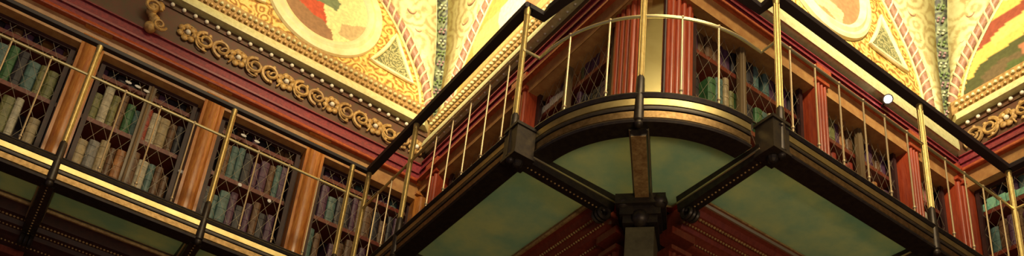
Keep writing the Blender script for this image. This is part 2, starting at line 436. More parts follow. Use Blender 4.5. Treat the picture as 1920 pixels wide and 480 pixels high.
# triangular spandrel panels beside the medallions
def tri_panel(w, P3, label):
    cx = sum(p[0] for p in P3)/3; cz = sum(p[1] for p in P3)/3
    root = empty('spandrel_panel', W(w, cx, .01, min(p[1] for p in P3)), label, 'painted panel')
    def curve(s):      # triangle with hollow sides
        out = []
        for i in range(3):
            A = P3[i]; B = P3[(i+1) % 3]; bend = (.13 if i == 0 else 0)
            for k in range(8):
                t = k/8; x = A[0]+(B[0]-A[0])*t; z = A[1]+(B[1]-A[1])*t
                x += (cx-x)*bend*4*t*(1-t); z += (cz-z)*bend*4*t*(1-t)
                out.append((cx+(x-cx)*s, cz+(z-cz)*s))
        return out
    q = curve(1); mb = MB(); n = len(q)
    mb.add([W(w, a, .012, z) for a, z in q]+[W(w, a, 0, z) for a, z in q], [tuple(range(n))]+[(k, (k+1) % n, n+(k+1) % n, n+k) for k in range(n)])
    mb.build('olive_field', M['spandrel'], root)
    mb = MB(); mb.tube([W(w, a, .016, z) for a, z in q], .021, 8, closed=True); mb.build('border', M['cream_white'], root, True)
tri_panel('L', [(2.56,7.05), (2.36,6.60), (2.82,6.58)], 'small olive triangle panel with cream border right of the left medallion')
tri_panel('Q', [(5.82,6.92), (5.62,6.46), (6.14,6.47)], 'small olive triangle panel with cream border right of the orange medallion')
tri_panel('L', [(1.06,7.05), (.80,6.58), (1.26,6.60)], 'small olive triangle panel with cream border left of the left medallion')
# lunette pictures
def pic_P(a, z):
    j = .08*nz3(a, z, 4); x = a-5.25+j; y = z-6.2+j
    c = (.95,.66,.25)
    if x < .62-.1*y and y > .3: c = (.98,.84,.66)
    if x < .14 and y > .2: c = (.88,.26,.11)
    if x > .35 and y > .75: c = (.88,.55,.14)
    if y < .25: c = (.75,.45,.16)
    if x*x+y*y > 1.15**2: c = (.88,.50,.12)
    return c
def pic_R(a, z):
    j = .06*nz3(a, z, 5); x = 3.55-a+j; y = z-6.2+j
    c = (.93,.66,.16)
    if y < .34+.30*x+.1*nz3(a, z, 9): c = (.09,.10,.035)
    if y < .30+.05*x and x > .25: c = (.17,.12,.06)
    if y < .2+.1*x and x > .45: c = (.10,.14,.04)
    if .62+.12*(x-.2) < y < .82+.12*(x-.2) and x > .24: c = (.36,.08,.045)
    if .42+.3*x < y < .55+.3*x and x > .4: c = (.95,.70,.22)
    if .28 < y < .42 and x > .62: c = (.55,.22,.12)
    if y > 1.0: c = (.94,.80,.40)
    return c
for w, f, lab in (('P', pic_P, 'glowing orange and cream painting in the arch above the left face of the corner'), ('R', pic_R, 'arched painting of dark green hills and red band on yellow, far right')):
    c, hw = LUN[w]; poly = arch_pts(w, c, hw-.09, ZB)
    p = painted('lunette_painting', w, c-hw, c+hw, ZB, ZB+1.6, .008, f, lambda a, z: inpoly(a, z, poly), res=.02)
    tag(p, lab, 'painting')

# pendentives: curved cream panels folding out of the inner corners
def pend(name, wA, cA, hA, wB, cB, hB, corner, sgnA, sgnB, label):
    """rows by height; sections run arch A -> ribbon -> arch B"""
    pa = arch_pts(wA, cA, hA+.03, ZB, sgnA); pb = arch_pts(wB, cB, hB+.03, ZB, sgnB)
    def at(poly, z):
        poly = sorted(poly, key=lambda p: p[1])
        for i in range(len(poly)-1):
            if poly[i][1] <= z <= poly[i+1][1]:
                t = (z-poly[i][1])/max(1e-6, poly[i+1][1]-poly[i][1]); return poly[i][0]+(poly[i+1][0]-poly[i][0])*t
        return poly[-1][0]
    rows = []; N = 26
    for i in range(N+1):
        z = 6.14+(7.62-6.14)*i/N
        s = .03+.20*max(0, (z-6.6)/1.0)**2
        A = Vector(W(wA, at(pa, max(z, ZB)), .02, z)); B = Vector(W(wB, at(pb, max(z, ZB)), .02, z))
        Cn = Vector((corner[0]-s, corner[1]-s, z)); hw = .085
        dA = (A-Cn).normalized(); dB = (B-Cn).normalized()
        rows.append((A, Cn+dA*min(hw, (A-Cn).length*.6), Cn+Vector((-.02,-.02,0)), Cn+dB*min(hw, (B-Cn).length*.6), B))
    mb = MB(); rb = MB()
    for i in range(N):
        r, q = rows[i], rows[i+1]
        mb.add([r[0], r[1], q[1], q[0]], [(0,1,2,3)]); mb.add([r[3], r[4], q[4], q[3]], [(0,1,2,3)])
        rb.add([r[1], r[2], q[2], q[1]], [(0,1,2,3)]); rb.add([r[2], r[3], q[3], q[2]], [(0,1,2,3)])
    o = mb.build(name, M['arab_cream'], None, True)
    o['kind'] = 'structure'; o['label'] = label
    sm = o.modifiers.new('thick', 'SOLIDIFY'); sm.thickness = .02; sm.offset = -1
    r_ = rb.build('floral_ribbon', M['ribbon'], o, True)
    sm = r_.modifiers.new('thick', 'SOLIDIFY'); sm.thickness = .015; sm.offset = 1
    for k in (1, 3):
        t = MB(); t.tube([rows[i][k] for i in range(N+1)], .013, 6); t.build('ribbon_edge', M['cream_white'], o, True)
    # cream rib beside the rope
    for k, d in ((0, 1), (4, 3)):
        t = MB(); t.tube([rows[i][k].lerp(rows[i][d], .16) for i in range(N+1)], .016, 6); t.build('rib', M['cream_white'], o, True)
    # painted flowers along the ribbon, raised
    fl = MB()
    for i in range(2, N, 2):
        c_ = rows[i][2]+Vector((-.012,-.012,0))
        for j in range(4):
            an = PI/2*j+.5; fl.ball(c_+Vector((.022*math.cos(an), -.022*math.cos(an), .026*math.sin(an))), .014, 6, mi=(i//2) % 3)
    fl.build('flower_garland', [mat('ribbon_bud', (.55,.55,.38), .6), mat('ribbon_rose', (.36,.22,.24), .6), mat('ribbon_leaf', (.16,.24,.08), .6)], o, True)
    # scrolls on the cream panels
    sc = MB()
    for i, side in ((15, 0), (19, 0), (22, 0), (15, 4), (19, 4), (22, 4)):
        e, f = rows[i][side], rows[i][1 if side == 0 else 3]; c_ = e.lerp(f, .55); d = (f-e).normalized(); r = (f-e).length*.16
        P = []
        for k in range(30):
            t = k/29; an = t*2.6*PI; rr = r*(1-.8*t); P.append(c_+d*rr*math.cos(an)+Vector((0,0,1))*rr*math.sin(an)-Vector((.012,.012,0)))
        sc.tube(P, .006, 5)
    sc.build('scrolls', M['rope'], o, True)
pend('ceiling_pendentive_left', 'L', *LUN['L'], 'P', *LUN['P'], (X1, Y1), 1, 1, 'cream ceiling pendentive with dark floral ribbon rising from the left inner corner')
pend('ceiling_pendentive_right', 'Q', *LUN['Q'], 'R', *LUN['R'], (X2, Y0), 1, 1, 'cream ceiling pendentive with dark ribbon rising from the right inner corner')
# walls around the arches, so nothing is open behind
for w in 'LPQR':
    c, hw = LUN[w]; a0, a1 = SPAN[w]
    mb = MB(); wbox(mb, w, max(a0, c-hw-1.2), a1+.02, -.34, -.3, 6.0, 8.2); o = mb.build('backing', M['cream'], lun_obj[w])
    mb = MB()
    for sg in (-1, 1):
        P = arch_pts(w, c, hw+.03, ZB, sg)
        e = a0 if sg < 0 else a1
        if w == 'L' and sg < 0: e = c-hw-.3
        for k in range(len(P)-1):
            A, B = P[k], P[k+1]
            mb.add([W(w, A[0], 0, A[1]), W(w, e, 0, A[1]), W(w, e, 0, B[1]), W(w, B[0], 0, B[1])], [(0,1,2,3)])
    P = arch_pts(w, c, hw+.03, ZB, 1); top = P[-1][1]
    e0 = c-hw-.3 if w == 'L' else a0
    mb.add([W(w, e0, 0, top), W(w, a1, 0, top), W(w, a1, 0, 8.2), W(w, e0, 0, 8.2)], [(0,1,2,3)])
    mb.build('spandrel_wall', M['arab_cream'], lun_obj[w])
# ------------------------------------------------------------------ bookcases
BOOKS = []       # candidates: (wall, a0, a1, out, z, height, depth, colour, label)
ORD = ['first','second','third','fourth','fifth','sixth','seventh','eighth','ninth','tenth','eleventh','twelfth','thirteenth','fourteenth','fifteenth',
       'sixteenth','seventeenth','eighteenth','nineteenth','twentieth','twenty-first','twenty-second','twenty-third','twenty-fourth','twenty-fifth']
def pilaster(w, a, wd, z0, z1, m, parent, o1=.125, flutes=3):
    mb = MB(); wbox(mb, w, a-wd/2, a+wd/2, -.02, o1-.02, z0+.08, z1-.14)
    fw = wd*.86/flutes
    for k in range(flutes):           # rounded reeds
        c = a-wd*.43+fw*(k+.5); P = []
        for j in range(7):
            an = PI*j/6; P.append((c-fw*.42*math.cos(an), o1-.02+(.022 if flutes > 1 else .04)*math.sin(an)))
        V = [W(w, x, y, z0+.1) for x, y in P]+[W(w, x, y, z1-.16) for x, y in P]
        mb.add(V, [(j, j+1, 8+j, 7+j) for j in range(6)]+[tuple(range(7)), tuple(range(13, 6, -1))])
    wbox(mb, w, a-wd/2-.012, a+wd/2+.012, -.02, o1+.02, z0, z0+.09)
    wbox(mb, w, a-wd/2-.008, a+wd/2+.008, -.02, o1+.012, z1-.15, z1-.12)
    wbox(mb, w, a-wd/2-.018, a+wd/2+.018, -.02, o1+.025, z1-.05, z1)
    return mb.build('pilaster', m, parent, True)
def lattice(w, a0, a1, z0, z1, parent, sp=.105, k=1.9, o=.0):
    mb = MB(); H = z1-z0; r = .0013
    for sg in (1, -1):
        c = a0-H/k if sg > 0 else a0
        while c < a1+(0 if sg > 0 else H/k):
            P = []
            for t in (0, 1):       # a = c + sg*(z-z0)/k
                pass
            lo, hi = 0, H
            if sg > 0:
                lo = max(0, (a0-c)*k); hi = min(H, (a1-c)*k)
            else:
                lo = max(0, (c-a1)*k); hi = min(H, (c-a0)*k)
            if hi-lo > .03:
                mb.tube([W(w, c+sg*lo/k, o, z0+lo), W(w, c+sg*hi/k, o, z0+hi)], r, 4)
            c += sp
    return mb.build('wire_lattice', M['wire'], parent)
def bookcase(w, a0, a1, pil, z1, bayname, stiles=(), palette='mix', pw=.17, pm='wood_gold', shelves=(3.74, 4.24, 4.70, 5.13), vis=None, zb=3.6, group='bookcases along the upper gallery', labels=True, ocol=None, lat=True, short=''):
    root = empty('bookcase', W(w, (a0+a1)/2, 0, zb), '%s' % bayname, 'bookcase', group)
    for p in pil: pilaster(w, p, pw, zb, zo(w, ENT[w]['a'], .1), M[pm], root, flutes=1 if pm == 'wood_gold' else 3)
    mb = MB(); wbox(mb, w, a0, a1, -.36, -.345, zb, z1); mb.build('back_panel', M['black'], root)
    for sd in (a0, a1):
        mb = MB(); wbox(mb, w, sd-.012, sd+.012, -.34, -.02, zb, z1); mb.build('side_panel', M['wood_dark'], root)
    for z in shelves:
        mb = MB(); wbox(mb, w, a0+.012, a1-.012, -.34, -.045, z-.028, z); wbox(mb, w, a0+.012, a1-.012, -.045, -.03, z-.034, z+.004); mb.build('shelf', M['wood'], root)
    # door frame
    mb = MB(); e0 = a0+.02; e1 = a1-.02
    wbox(mb, w, e0, e1, -.02, .012, z1-.10, z1-.02); wbox(mb, w, e0, e1, -.02, .012, zb, zb+.1)
    wbox(mb, w, e0, e0+.035, -.02, .012, zb+.1, z1-.1); wbox(mb, w, e1-.035, e1, -.02, .012, zb+.1, z1-.1)
    mb.build('door_frame', M['wood_dark'], root)
    for s in stiles:
        mb = MB(); wbox(mb, w, s-.03, s+.03, -.02, .018, zb+.1, z1-.1)
        mb.tube([W(w, s, .018, zb+.1), W(w, s, .018, z1-.1)], .012, 8); mb.build('stile', mat('stile_wood', (.18,.12,.06), .35), root, True)
    if lat: lattice(w, e0+.035, e1-.035, zb+.1, z1-.1, root)
    # books
    cols = dict(mix=['brown','red','orange','olive','tan','green','cream','black','brown','grey','teal'],
                dark=['black','brown','purple','black','teal','purple'],
                pale=['cream','tan','olive','grey','orange','cream','brown'],
                warm=['red','orange','brown','tan','red','olive','purple'],
                green=['green','olive','teal','black','green','tan'])
    for si, z in enumerate(shelves):
        ztop = shelves[si+1]-.03 if si+1 < len(shelves) else z1
        pl = palette[si] if isinstance(palette, (list, tuple)) else palette
        a = a0+.04; k = 0; flip = w in 'PR'
        seq = []
        while a < a1-.09:
            th = random.uniform(.048, .088); h = min(random.uniform(.26, .40), ztop-z-.03)
            if random.random() < .06: a += random.uniform(.03, .09)
            if a+th > a1-.03: break
            seq.append((a, a+th, h)); a += th+.002
        if flip: seq = seq[::-1]
        for k, (b0, b1, h) in enumerate(seq):
            c = random.choice(cols[pl]); size = 'tall' if h > .345 else ('short' if h < .29 else '')
            lab = ('%s %s book, %s from left, %s shelf, %s' % (size, c, ORD[min(k, 24)], ['lowest','second','third','top'][si], short)).strip()
            BOOKS.append((w, b0, b1, -.06-random.uniform(0, .03), z, h, random.uniform(.2, .24), c, lab, si))
    return root
def book_mesh(mb, w, a0, a1, o, z, h, d):
    t = a1-a0; c = .004; n = 5
    # spine: rounded with raised bands
    prof = []
    for j in range(n+1):
        an = PI*j/n; prof.append((a0+t/2-t/2*math.cos(an), o+.014*math.sin(an)))
    for (za, zb_, e) in ((z, z+h*.16, 0), (z+h*.16, z+h*.18, .003), (z+h*.18, z+h*.5, 0), (z+h*.5, z+h*.52, .003), (z+h*.52, z+h*.82, 0), (z+h*.82, z+h*.84, .003), (z+h*.84, z+h, 0)):
        V = [W(w, x, y+e, za) for x, y in prof]+[W(w, x, y+e, zb_) for x, y in prof]; m = n+1
        mb.add(V, [(j, j+1, m+j+1, m+j) for j in range(n)]+[tuple(range(m)), tuple(range(2*m-1, m-1, -1))])
    wbox(mb, w, a0, a0+c, o-d, o, z, z+h); wbox(mb, w, a1-c, a1, o-d, o, z, z+h)
    wbox(mb, w, a0+c, a1-c, o-d+.006, o, z+.006, z+h-.008, 1)

L1, P1_, Q1, R1 = ENT['L']['s'], ENT['P']['s'], ENT['Q']['s'], ENT['R']['s']
bookcase('L', -1.82, -.87, [-.87], L1, 'wooden wire-doored outermost bookcase on the left wall', short='outermost left wall bay', palette=['mix','mix','dark','dark'])
bookcase('L', -.80, .02, [.10], L1, 'wooden wire-doored left wall bookcase at the picture edge', short='left wall bay before first gold pilaster', palette=['mix','pale','green','dark'])
bookcase('L', .18, 1.00, [1.09], L1, 'wooden wire-doored left wall bookcase after the first gold pilaster', short='left wall bay after first gold pilaster', stiles=(.61,), palette=['pale','mix','mix','dark'])
bookcase('L', 1.17, 1.93, [2.01], L1, 'wooden wire-doored left wall bookcase after the second gold pilaster', short='left wall bay after second gold pilaster', palette=['pale','dark','dark','dark'])
bookcase('L', 2.09, 3.05, [3.10], L1, 'wooden wire-doored left wall bookcase in the inner corner', short='left wall bay in inner corner', palette=['green','dark','dark','dark'])
bookcase('P', 4.02, 5.02, [], P1_, 'wooden wire-doored bookcase left of the curved balcony', short='bay left of red corner pilasters', stiles=(4.60,), palette=['dark','green','dark','warm'], pm='wood_red')
bookcase('P', 5.16, 6.36, [5.09, 6.48], P1_, 'wooden wire-doored shadowed bookcase near the left inner corner', short='shadowed bay between corners', palette=['warm','warm','warm','warm'], pm='wood_red')
bookcase('Q', 3.50, 4.70, [], Q1, 'wooden wire-doored bookcase right of the corner', short='bay right of red corner pilasters', stiles=(4.02,), palette=['green','pale','green','dark'], pm='wood_red')
bookcase('Q', 4.86, 5.86, [4.78, 5.94], Q1, 'wooden wire-doored bookcase behind the white spotlight', short='bay below white spotlight', stiles=(5.37,), palette=['warm','warm','warm','warm'], pm='wood_red', pw=.13)
bookcase('Q', 6.02, 6.52, [6.62], Q1, 'wooden wire-doored bookcase beside the right inner corner', short='narrow bay beside right inner corner', palette=['warm','warm','pale','warm'], pm='wood_red')
bookcase('R', 2.48, 3.52, [3.60, 2.40], R1, 'wooden wire-doored far right bookcase', short='far right wall bay', palette=['dark','dark','dark','dark'], pm='wood_red')
# corner: double red pilasters with the bright chamfered panel between
root = empty('corner_pier', (X1, Y0, 3.6), 'projecting corner pier of red fluted pilasters flanking a bright narrow panel', 'pier')
pilaster('P', 3.875, .25, 3.6, P1_+.1, M['wood_red'], root, .07, 4)
pilaster('Q', 3.365, .24, 3.6, Q1+.1, M['wood_red'], root, .07, 4)
mb = MB(); V = []
for z in (3.6, 6.2): V += [(3.13, 3.76, z), (3.25, 3.66, z), (3.30, 3.95, z), (3.2, 4.0, z)]
mb.hexa(V); mb.build('chamfer_panel', M['panel'], root)
for (x, y) in ((3.115, 3.755), (3.245, 3.64)):
    mb = MB(); mb.tube([(x, y, 3.6), (x, y, 5.6)], .012, 8); mb.build('corner_bead', M['wood_dark'], root, True)

# added white discs standing in for reflected glints at the left shelves
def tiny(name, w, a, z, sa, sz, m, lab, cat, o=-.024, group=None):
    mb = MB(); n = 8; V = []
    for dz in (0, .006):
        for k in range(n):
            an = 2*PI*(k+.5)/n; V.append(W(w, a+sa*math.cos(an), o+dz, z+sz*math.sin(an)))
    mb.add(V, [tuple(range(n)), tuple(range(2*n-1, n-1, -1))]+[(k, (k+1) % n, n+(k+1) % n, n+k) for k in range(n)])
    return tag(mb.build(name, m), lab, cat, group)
for a, z, lab in ((.425, 5.135, 'leftmost painted white glint on top shelf of the left wall'), (.50, 5.135, 'middle painted white glint on left top shelf'), (.57, 5.13, 'right painted white glint of the left trio'),
                  (1.395, 5.135, 'painted white glint left of a pair above the second gold pilaster bay'), (1.515, 5.135, 'painted white glint right of a pair above the second gold pilaster bay')):
    tiny('shelf_glint', 'L', a, z-.01, .026, .012, M['white_glint'], lab, 'label', .02)
for a, z, lab in ((1.468, 4.638, 'bright painted round glint inside second left bay'), (1.735, 4.607, 'bright painted round glint right of its twin in second left bay'), (.993, 4.529, 'small painted round glint beside the second gold pilaster')):
    tiny('round_glint', 'L', a, z, .017, .017, M['white_glint'], lab, 'painted glint', .03)  # round glints of reflected light, made as white discs

# build the books
def dist(b):
    p = Vector(W(b[0], (b[1]+b[2])/2, b[3], b[4])); return p.length
def visible(b):
    w, si = b[0], b[9]
    if w == 'L': return b[1] > -.75
    if w == 'P': return si >= 2 or (si == 1 and b[1] > 4)
    if w == 'Q': return si >= 1
    return b[1] > 2.4 and si >= 2
vis = [b for b in BOOKS if visible(b)]; hid = [b for b in BOOKS if not visible(b)]
prio = {'L': 0, 'P': 1, 'Q': 1, 'R': 2}
vis.sort(key=lambda b: (0 if (b[0] == 'L' and b[9] in (1, 2)) or (b[0] in 'PQ' and b[9] == 3) or (b[0] == 'Q' and b[9] == 2) else 1, dist(b)))
ind, rest = vis[:300], vis[300:]
for b in ind:
    mb = MB(); p0 = Vector(W(b[0], (b[1]+b[2])/2, b[3]-b[6]/2, b[4]))
    book_mesh(mb, *b[:7]); mb.v = [tuple(Vector(v)-p0) for v in mb.v]
    o = mb.build('book', [M['bk_'+b[7]], M['pages']]); o.location = p0; tag(o, b[8], 'book', 'old bound books in the gallery bookcases')
mb = MB(); mats = [M['bk_'+k] for k in BOOKC]+[M['pages']]; keys = list(BOOKC)
for b in rest:
    t = MB(); book_mesh(t, *b[:7])
    o_ = len(mb.v); mb.v += t.v
    for f, mi in zip(t.f, t.m): mb.f.append([o_+i for i in f]); mb.m.append(keys.index(b[7]) if mi == 0 else len(keys))
tag(mb.build('books', mats), 'remaining old bound books filling the darker gallery shelves', 'books', kind='stuff')
# page edges with green glare in their colour on the far right shelf, and pale volumes on the left face
def flat_books(w, a0, a1, z, cs, lab, n, h=.05):
    a = a0
    for k in range(n):
        wd = (a1-a0)/n; hh = h*(.7+.6*((k*37) % 7)/7)
        mb = MB(); wbox(mb, w, a+.004, a+wd-.004, -.2, -.03, z, z+hh, 0); wbox(mb, w, a+.002, a+wd-.002, -.205, -.035, z-.004, z, 1); wbox(mb, w, a+.002, a+wd-.002, -.205, -.035, z+hh, z+hh+.004, 1)
        tag(mb.build('paper_bundle', [cs, M['bk_tan']]), lab % ORD[k], 'paper bundle', lab.split('%s ')[1] if '%s ' in lab else None)
        a += wd
green_glare = mat('green_glare_paper', (.42,.85,.55), .5, col2=(.22,.60,.45), noise_scale=20)  # glare on the paper painted in as its green
white_p = mat('white_paper', (.85,.80,.68), .5, noise_amt=.25, noise_scale=30)

# ------------------------------------------------------------------ balcony
def arcpt(an, r, z): return (AC[0]-r*math.cos(an), AC[1]-r*math.sin(an), z)
def fascia_prof(zt, zb):
    """(out, z) outer contour: top flange, brass band, groove, brass band, bottom flange; returned as separate closed profiles"""
    H = zt-zb; f = lambda t: zt-H*t
    def bulge(t0, t1, e):
        P = [(-.06, f(t0))]
        for j in range(9):
            an = PI*j/8; P.append((-.004+e*min(1, 2.6*math.sin(an)), f(t0+(t1-t0)*j/8)))
        return P+[(-.06, f(t1))]
    return dict(flange=[[(-.07, f(0)), (.022, f(0)), (.026, f(.05)), (.014, f(.15)), (-.07, f(.15))],
                        [(-.07, f(.44)), (.010, f(.44)), (.012, f(.50)), (.010, f(.56)), (-.07, f(.56))],
                        [(-.11, f(.86)), (.008, f(.86)), (.016, f(.93)), (.010, f(1)), (-.11, f(1))]],
                band=[bulge(.15, .44, .016), bulge(.56, .86, .010)])
def section(label, path, zt=3.67, zb=3.49):
    """path: list of (point, outward normal)"""
    mid = path[len(path)//2][0]
    root = empty('balcony_section', (mid[0], mid[1], zb), label, 'balcony', 'sections of the gallery balcony')
    pr = fascia_prof(zt, zb)
    mb = MB()
    for p in pr['flange']: mb.sweep(path, p)
    mb.build('edge_flange', M['bronze'], root, True)
    for i, p in enumerate(pr['band']):
        mb = MB(); mb.sweep(path, p); o = mb.build('brass_band', M['brass_rail' if i == 0 else 'brass'], root, True)
    return root
def bracket(root, p0, p1, zt=3.56, h0=.07, h1=.10, wd=.10, um='bronze'):
    """p0 outer end, p1 wall end; tapered beam with brass edge and a scrolled foot"""
    p0 = Vector((*p0, 0)); p1 = Vector((*p1, 0)); d = (p1-p0).normalized(); n = Vector((-d.y, d.x, 0))
    mb = MB(); P = []
    for (p, h) in ((p0, h0), (p1, h1)):
        P.append([p+n*wd/2+Vector((0,0,zt)), p-n*wd/2+Vector((0,0,zt)), p-n*wd*.36+Vector((0,0,zt-h)), p+n*wd*.36+Vector((0,0,zt-h))])
    a, b = P
    mb.add(a+b, [(0,1,2,3),(7,6,5,4),(0,4,5,1),(1,5,6,2),(2,6,7,3),(3,7,4,0)])
    br = mb.build('bracket', M['bronze'], root)
    if um != 'bronze':
        k = MB(); k.add([a[2]+Vector((0,0,-.004)), a[3]+Vector((0,0,-.004)), b[3]+Vector((0,0,-.004)), b[2]+Vector((0,0,-.004)), a[2], a[3], b[3], b[2]], [(0,1,2,3),(7,6,5,4),(0,4,5,1),(1,5,6,2),(2,6,7,3),(3,7,4,0)]); k.build('soffit_strip', M[um], br)
    mb = MB(); L = (p1-p0).length; m = int(L/.028)
    for k in range(m):
        t = (k+.5)/m; h = h0+(h1-h0)*t
        mb.ball(p0.lerp(p1, t)+Vector((0,0,zt-h+.001)), .007, 6)
    for s in (-1, 1):
        q0 = p0+n*s*wd*.42+Vector((0,0,zt-h0*.45)); q1 = p1+n*s*wd*.42+Vector((0,0,zt-h1*.45))
        mb.tube([q0, q1], .008, 6, mi=1)
    mb.build('beaded_edge', [M['gilt_dark'], M['brass_pale']], br, True)
    mb = MB(); c = p1-d*.07+Vector((0,0,zt-h1-.03)); Q = []
    for k in range(24):
        t = k/23; an = PI*.5+t*2.4*PI; r = .055*(1-.75*t); Q.append(c+d*(-r*math.cos(an))+Vector((0,0,r*math.sin(an))))
    for s in (-.028, 0, .028): mb.tube([q+n*s for q in Q], [.017-.008*i/23 for i in range(24)], 6)
    mb.build('scroll_foot', M['bronze'], br, True)
    return br
def glass(root, poly, z=3.575, th=.02):
    mb = MB(); n = len(poly)
    mb.add([(x, y, z) for x, y in poly]+[(x, y, z+th) for x, y in poly], [tuple(range(n-1, -1, -1)), tuple(range(n, 2*n))]+[(k, (k+1) % n, n+(k+1) % n, n+k) for k in range(n)])
    mb.build('glass_floor_panel', M['glass'], root)
    mb = MB(); mb.tube([(x, y, z-.004) for x, y in poly], .007, 6, closed=True); mb.build('panel_frame', M['gilt_dark'], root)

LB = [-1.87, -.86, .13, 1.11, 2.09]
sL = section('straight balcony along the left wall with a bright brass band', [((-2.4, RL), (0,-1)), ((RP-.02, RL), (0,-1))], 3.675, 3.495)
for x in LB: bracket(sL, (x, RL+.06), (x, 6.62), h0=.07, h1=.20, wd=.11)
for a, b in zip(LB[:-1], LB[1:]): glass(sL, [(a+.005, RL+.10), (b-.005, RL+.10), (b-.005, 6.46), (a+.005, 6.46)])
sP = section('balcony edge on the left face of the corner, dark fascia', [((RP, RL-.02), (-1,0)), ((RP, 3.80), (-1,0))], 3.68, 3.50)
PB = [3.80, 5.21]
bracket(sP, (RP+.08, 3.80), (2.98, 3.80), wd=.13); bracket(sP, (RP+.08, 5.21), (2.98, 5.21), wd=.11)
glass(sP, [(RP+.13, 3.81), (2.90, 3.81), (2.90, 5.21), (RP+.13, 5.21)]); glass(sP, [(RP+.13, 5.22), (2.90, 5.22), (2.90, 6.46), (RP+.13, 6.46)])
n = 40; apath = [(arcpt(PI/2*i/n, AR, 0)[:2], (-math.cos(PI/2*i/n), -math.sin(PI/2*i/n))) for i in range(n+1)]
sA = section('curved corner balcony bulging forward with glowing brass bands', apath, 3.735, 3.535)
bracket(sA, arcpt(.80, AR-.04, 0)[:2], (3.13, 3.66), wd=.115, h0=.08, h1=.09, um='gilt_dark')
for (t0, t1) in ((.0, .79), (.80, 1.57)):
    P = [arcpt(t0+(t1-t0)*i/14, AR-.07, 0)[:2] for i in range(15)]
    if t0 < .5: P = [(2.43, 3.80)]+P+[(3.16, 3.70), (3.10, 3.80)]
    else: P = P+[(3.31, 2.96), (3.31, 3.60), (3.17, 3.69)]
    glass(sA, P)
sQ = section('balcony edge on the right face of the corner, dark fascia', [((3.30, RQ), (0,-1)), ((RR+.02, RQ), (0,-1))], 3.675, 3.495)
bracket(sQ, (3.31, RQ+.08), (3.31, 3.50), wd=.12); bracket(sQ, (4.75, RQ+.08), (4.75, 3.50), wd=.12)
glass(sQ, [(3.33, RQ+.11), (4.745, RQ+.11), (4.745, 3.42), (3.33, 3.42)]); glass(sQ, [(4.755, RQ+.11), (6.1, RQ+.11), (6.1, 3.42), (4.755, 3.42)])
sR = section('balcony edge along the far right wall', [((RR, RQ-.02), (-1,0)), ((RR, -.2), (-1,0))], 3.675, 3.495)
glass(sR, [(RR+.10, .2), (6.40, .2), (6.40, 2.7), (RR+.10, 2.7)])
# dark corner blocks where the straight edges meet the curve
for (x, y, lab) in ((RP+.045, 3.79, 'dark bronze corner block left of the curved balcony'), (3.32, RQ+.045, 'dark bronze corner block right of the curved balcony')):
    mb = MB(); mb.box((x-.065, y-.065, 3.50), (x+.065, y+.065, 3.69)); mb.box((x-.072, y-.072, 3.48), (x+.072, y+.072, 3.50)); mb.box((x-.072, y-.072, 3.69), (x+.072, y+.072, 3.71))
    mb.ball((x, y, 3.475), .035, 10)
    tag(mb.build('corner_block', M['bronze']), lab, 'corner block')

# ------------------------------------------------------------------ railings
ZH = 4.68
def railing(label, path, posts, balusters, zmid, zh=ZH, **kw):
    global ZHC
    ZHC = zh
    return railing_(label, path, posts, balusters, zmid, **kw)
def railing_(label, path, posts, balusters, zmid, zbot=3.70, ends=(0, 0), hand=True, ptop=None, clamp=True, pr=.017):
    c = path[len(path)//2]
    root = empty('railing', (c[0], c[1], zbot), label, 'railing', 'brass railings of the gallery')
    if hand:
        mb = MB(); n = []
        ks = 1. if ZHC < 4.675 else 1.4
        pr_ = [(ks*a_, ks*b_) for a_, b_ in [(-.022, -.016), (-.025, .006), (-.014, .018), (.014, .018), (.025, .006), (.022, -.016)]]
        V = []; N = len(path)
        for i, p in enumerate(path):
            t = Vector((*path[min(i+1, N-1)], 0))-Vector((*path[max(i-1, 0)], 0)); t.normalize(); w_ = Vector((-t.y, t.x, 0))
            for o, z in pr_: V.append(Vector((*p, ZHC))+w_*o+Vector((0,0,z)))
        m = len(pr_); F = [(i*m+k, i*m+(k+1) % m, (i+1)*m+(k+1) % m, (i+1)*m+k) for i in range(N-1) for k in range(m)]+[tuple(range(m)), tuple(range(N*m-1, (N-1)*m-1, -1))]
        mb.add(V, F); mb.build('handrail', M['handrail'], root, True)
    mb = MB(); mb.tube([(*p, zmid) for p in path], .0105, 8); mb.build('mid_rail', M['brass_pale'], root, True)
    mb = MB(); mb.tube([(*p, zbot-.005) for p in path], .006, 6); mb.build('bottom_rail', M['bronze'], root, True)
    for (x, y) in posts:
        mb = MB(); mb.tube([(x, y, zbot-.1), (x, y, ZHC-.016)], pr, 12)
        for k in range(6):
            an = 2*PI*k/6; mb.tube([(x+pr*math.cos(an), y+pr*math.sin(an), zbot+.06), (x+pr*math.cos(an), y+pr*math.sin(an), ZHC-.07)], .0035, 5)
        mb.tube([(x, y, ZHC-.075), (x, y, ZHC-.016)], [pr*1.1, pr*1.4], 12)
        po = mb.build('post', M['brass_post'], root, True)
        if clamp:
            mb = MB(); mb.tube([(x, y, zbot-.22), (x, y, zbot-.2), (x, y, zbot-.02), (x, y, zbot+.10), (x, y, zbot+.12)], [.012, .030, .026, .024, .016], 12); mb.ball((x, y, zbot-.22), .026, 10)
            mb.build('post_socket', M['bronze'], po, True)
    for (x, y) in balusters:
        mb = MB(); mb.tube([(x, y, zbot), (x, y, zmid)], .0062, 8); mb.ball((x, y, zmid+.004), .014, 8); mb.ball((x, y, zbot+.03), .012, 8)
        mb.build('baluster', M['baluster'], root, True)
lp = [x for x in LB]; lb = []
for a, b in zip(LB[:-1], LB[1:]): lb += [a+(b-a)*k/4 for k in (1, 2, 3)]
railing('left wall railing with pale brass mid rail and widely spaced balusters', [(-2.4, RL), (RP, RL)], [(x, RL) for x in lp], [(x, RL) for x in lb], 4.392, zh=4.67)
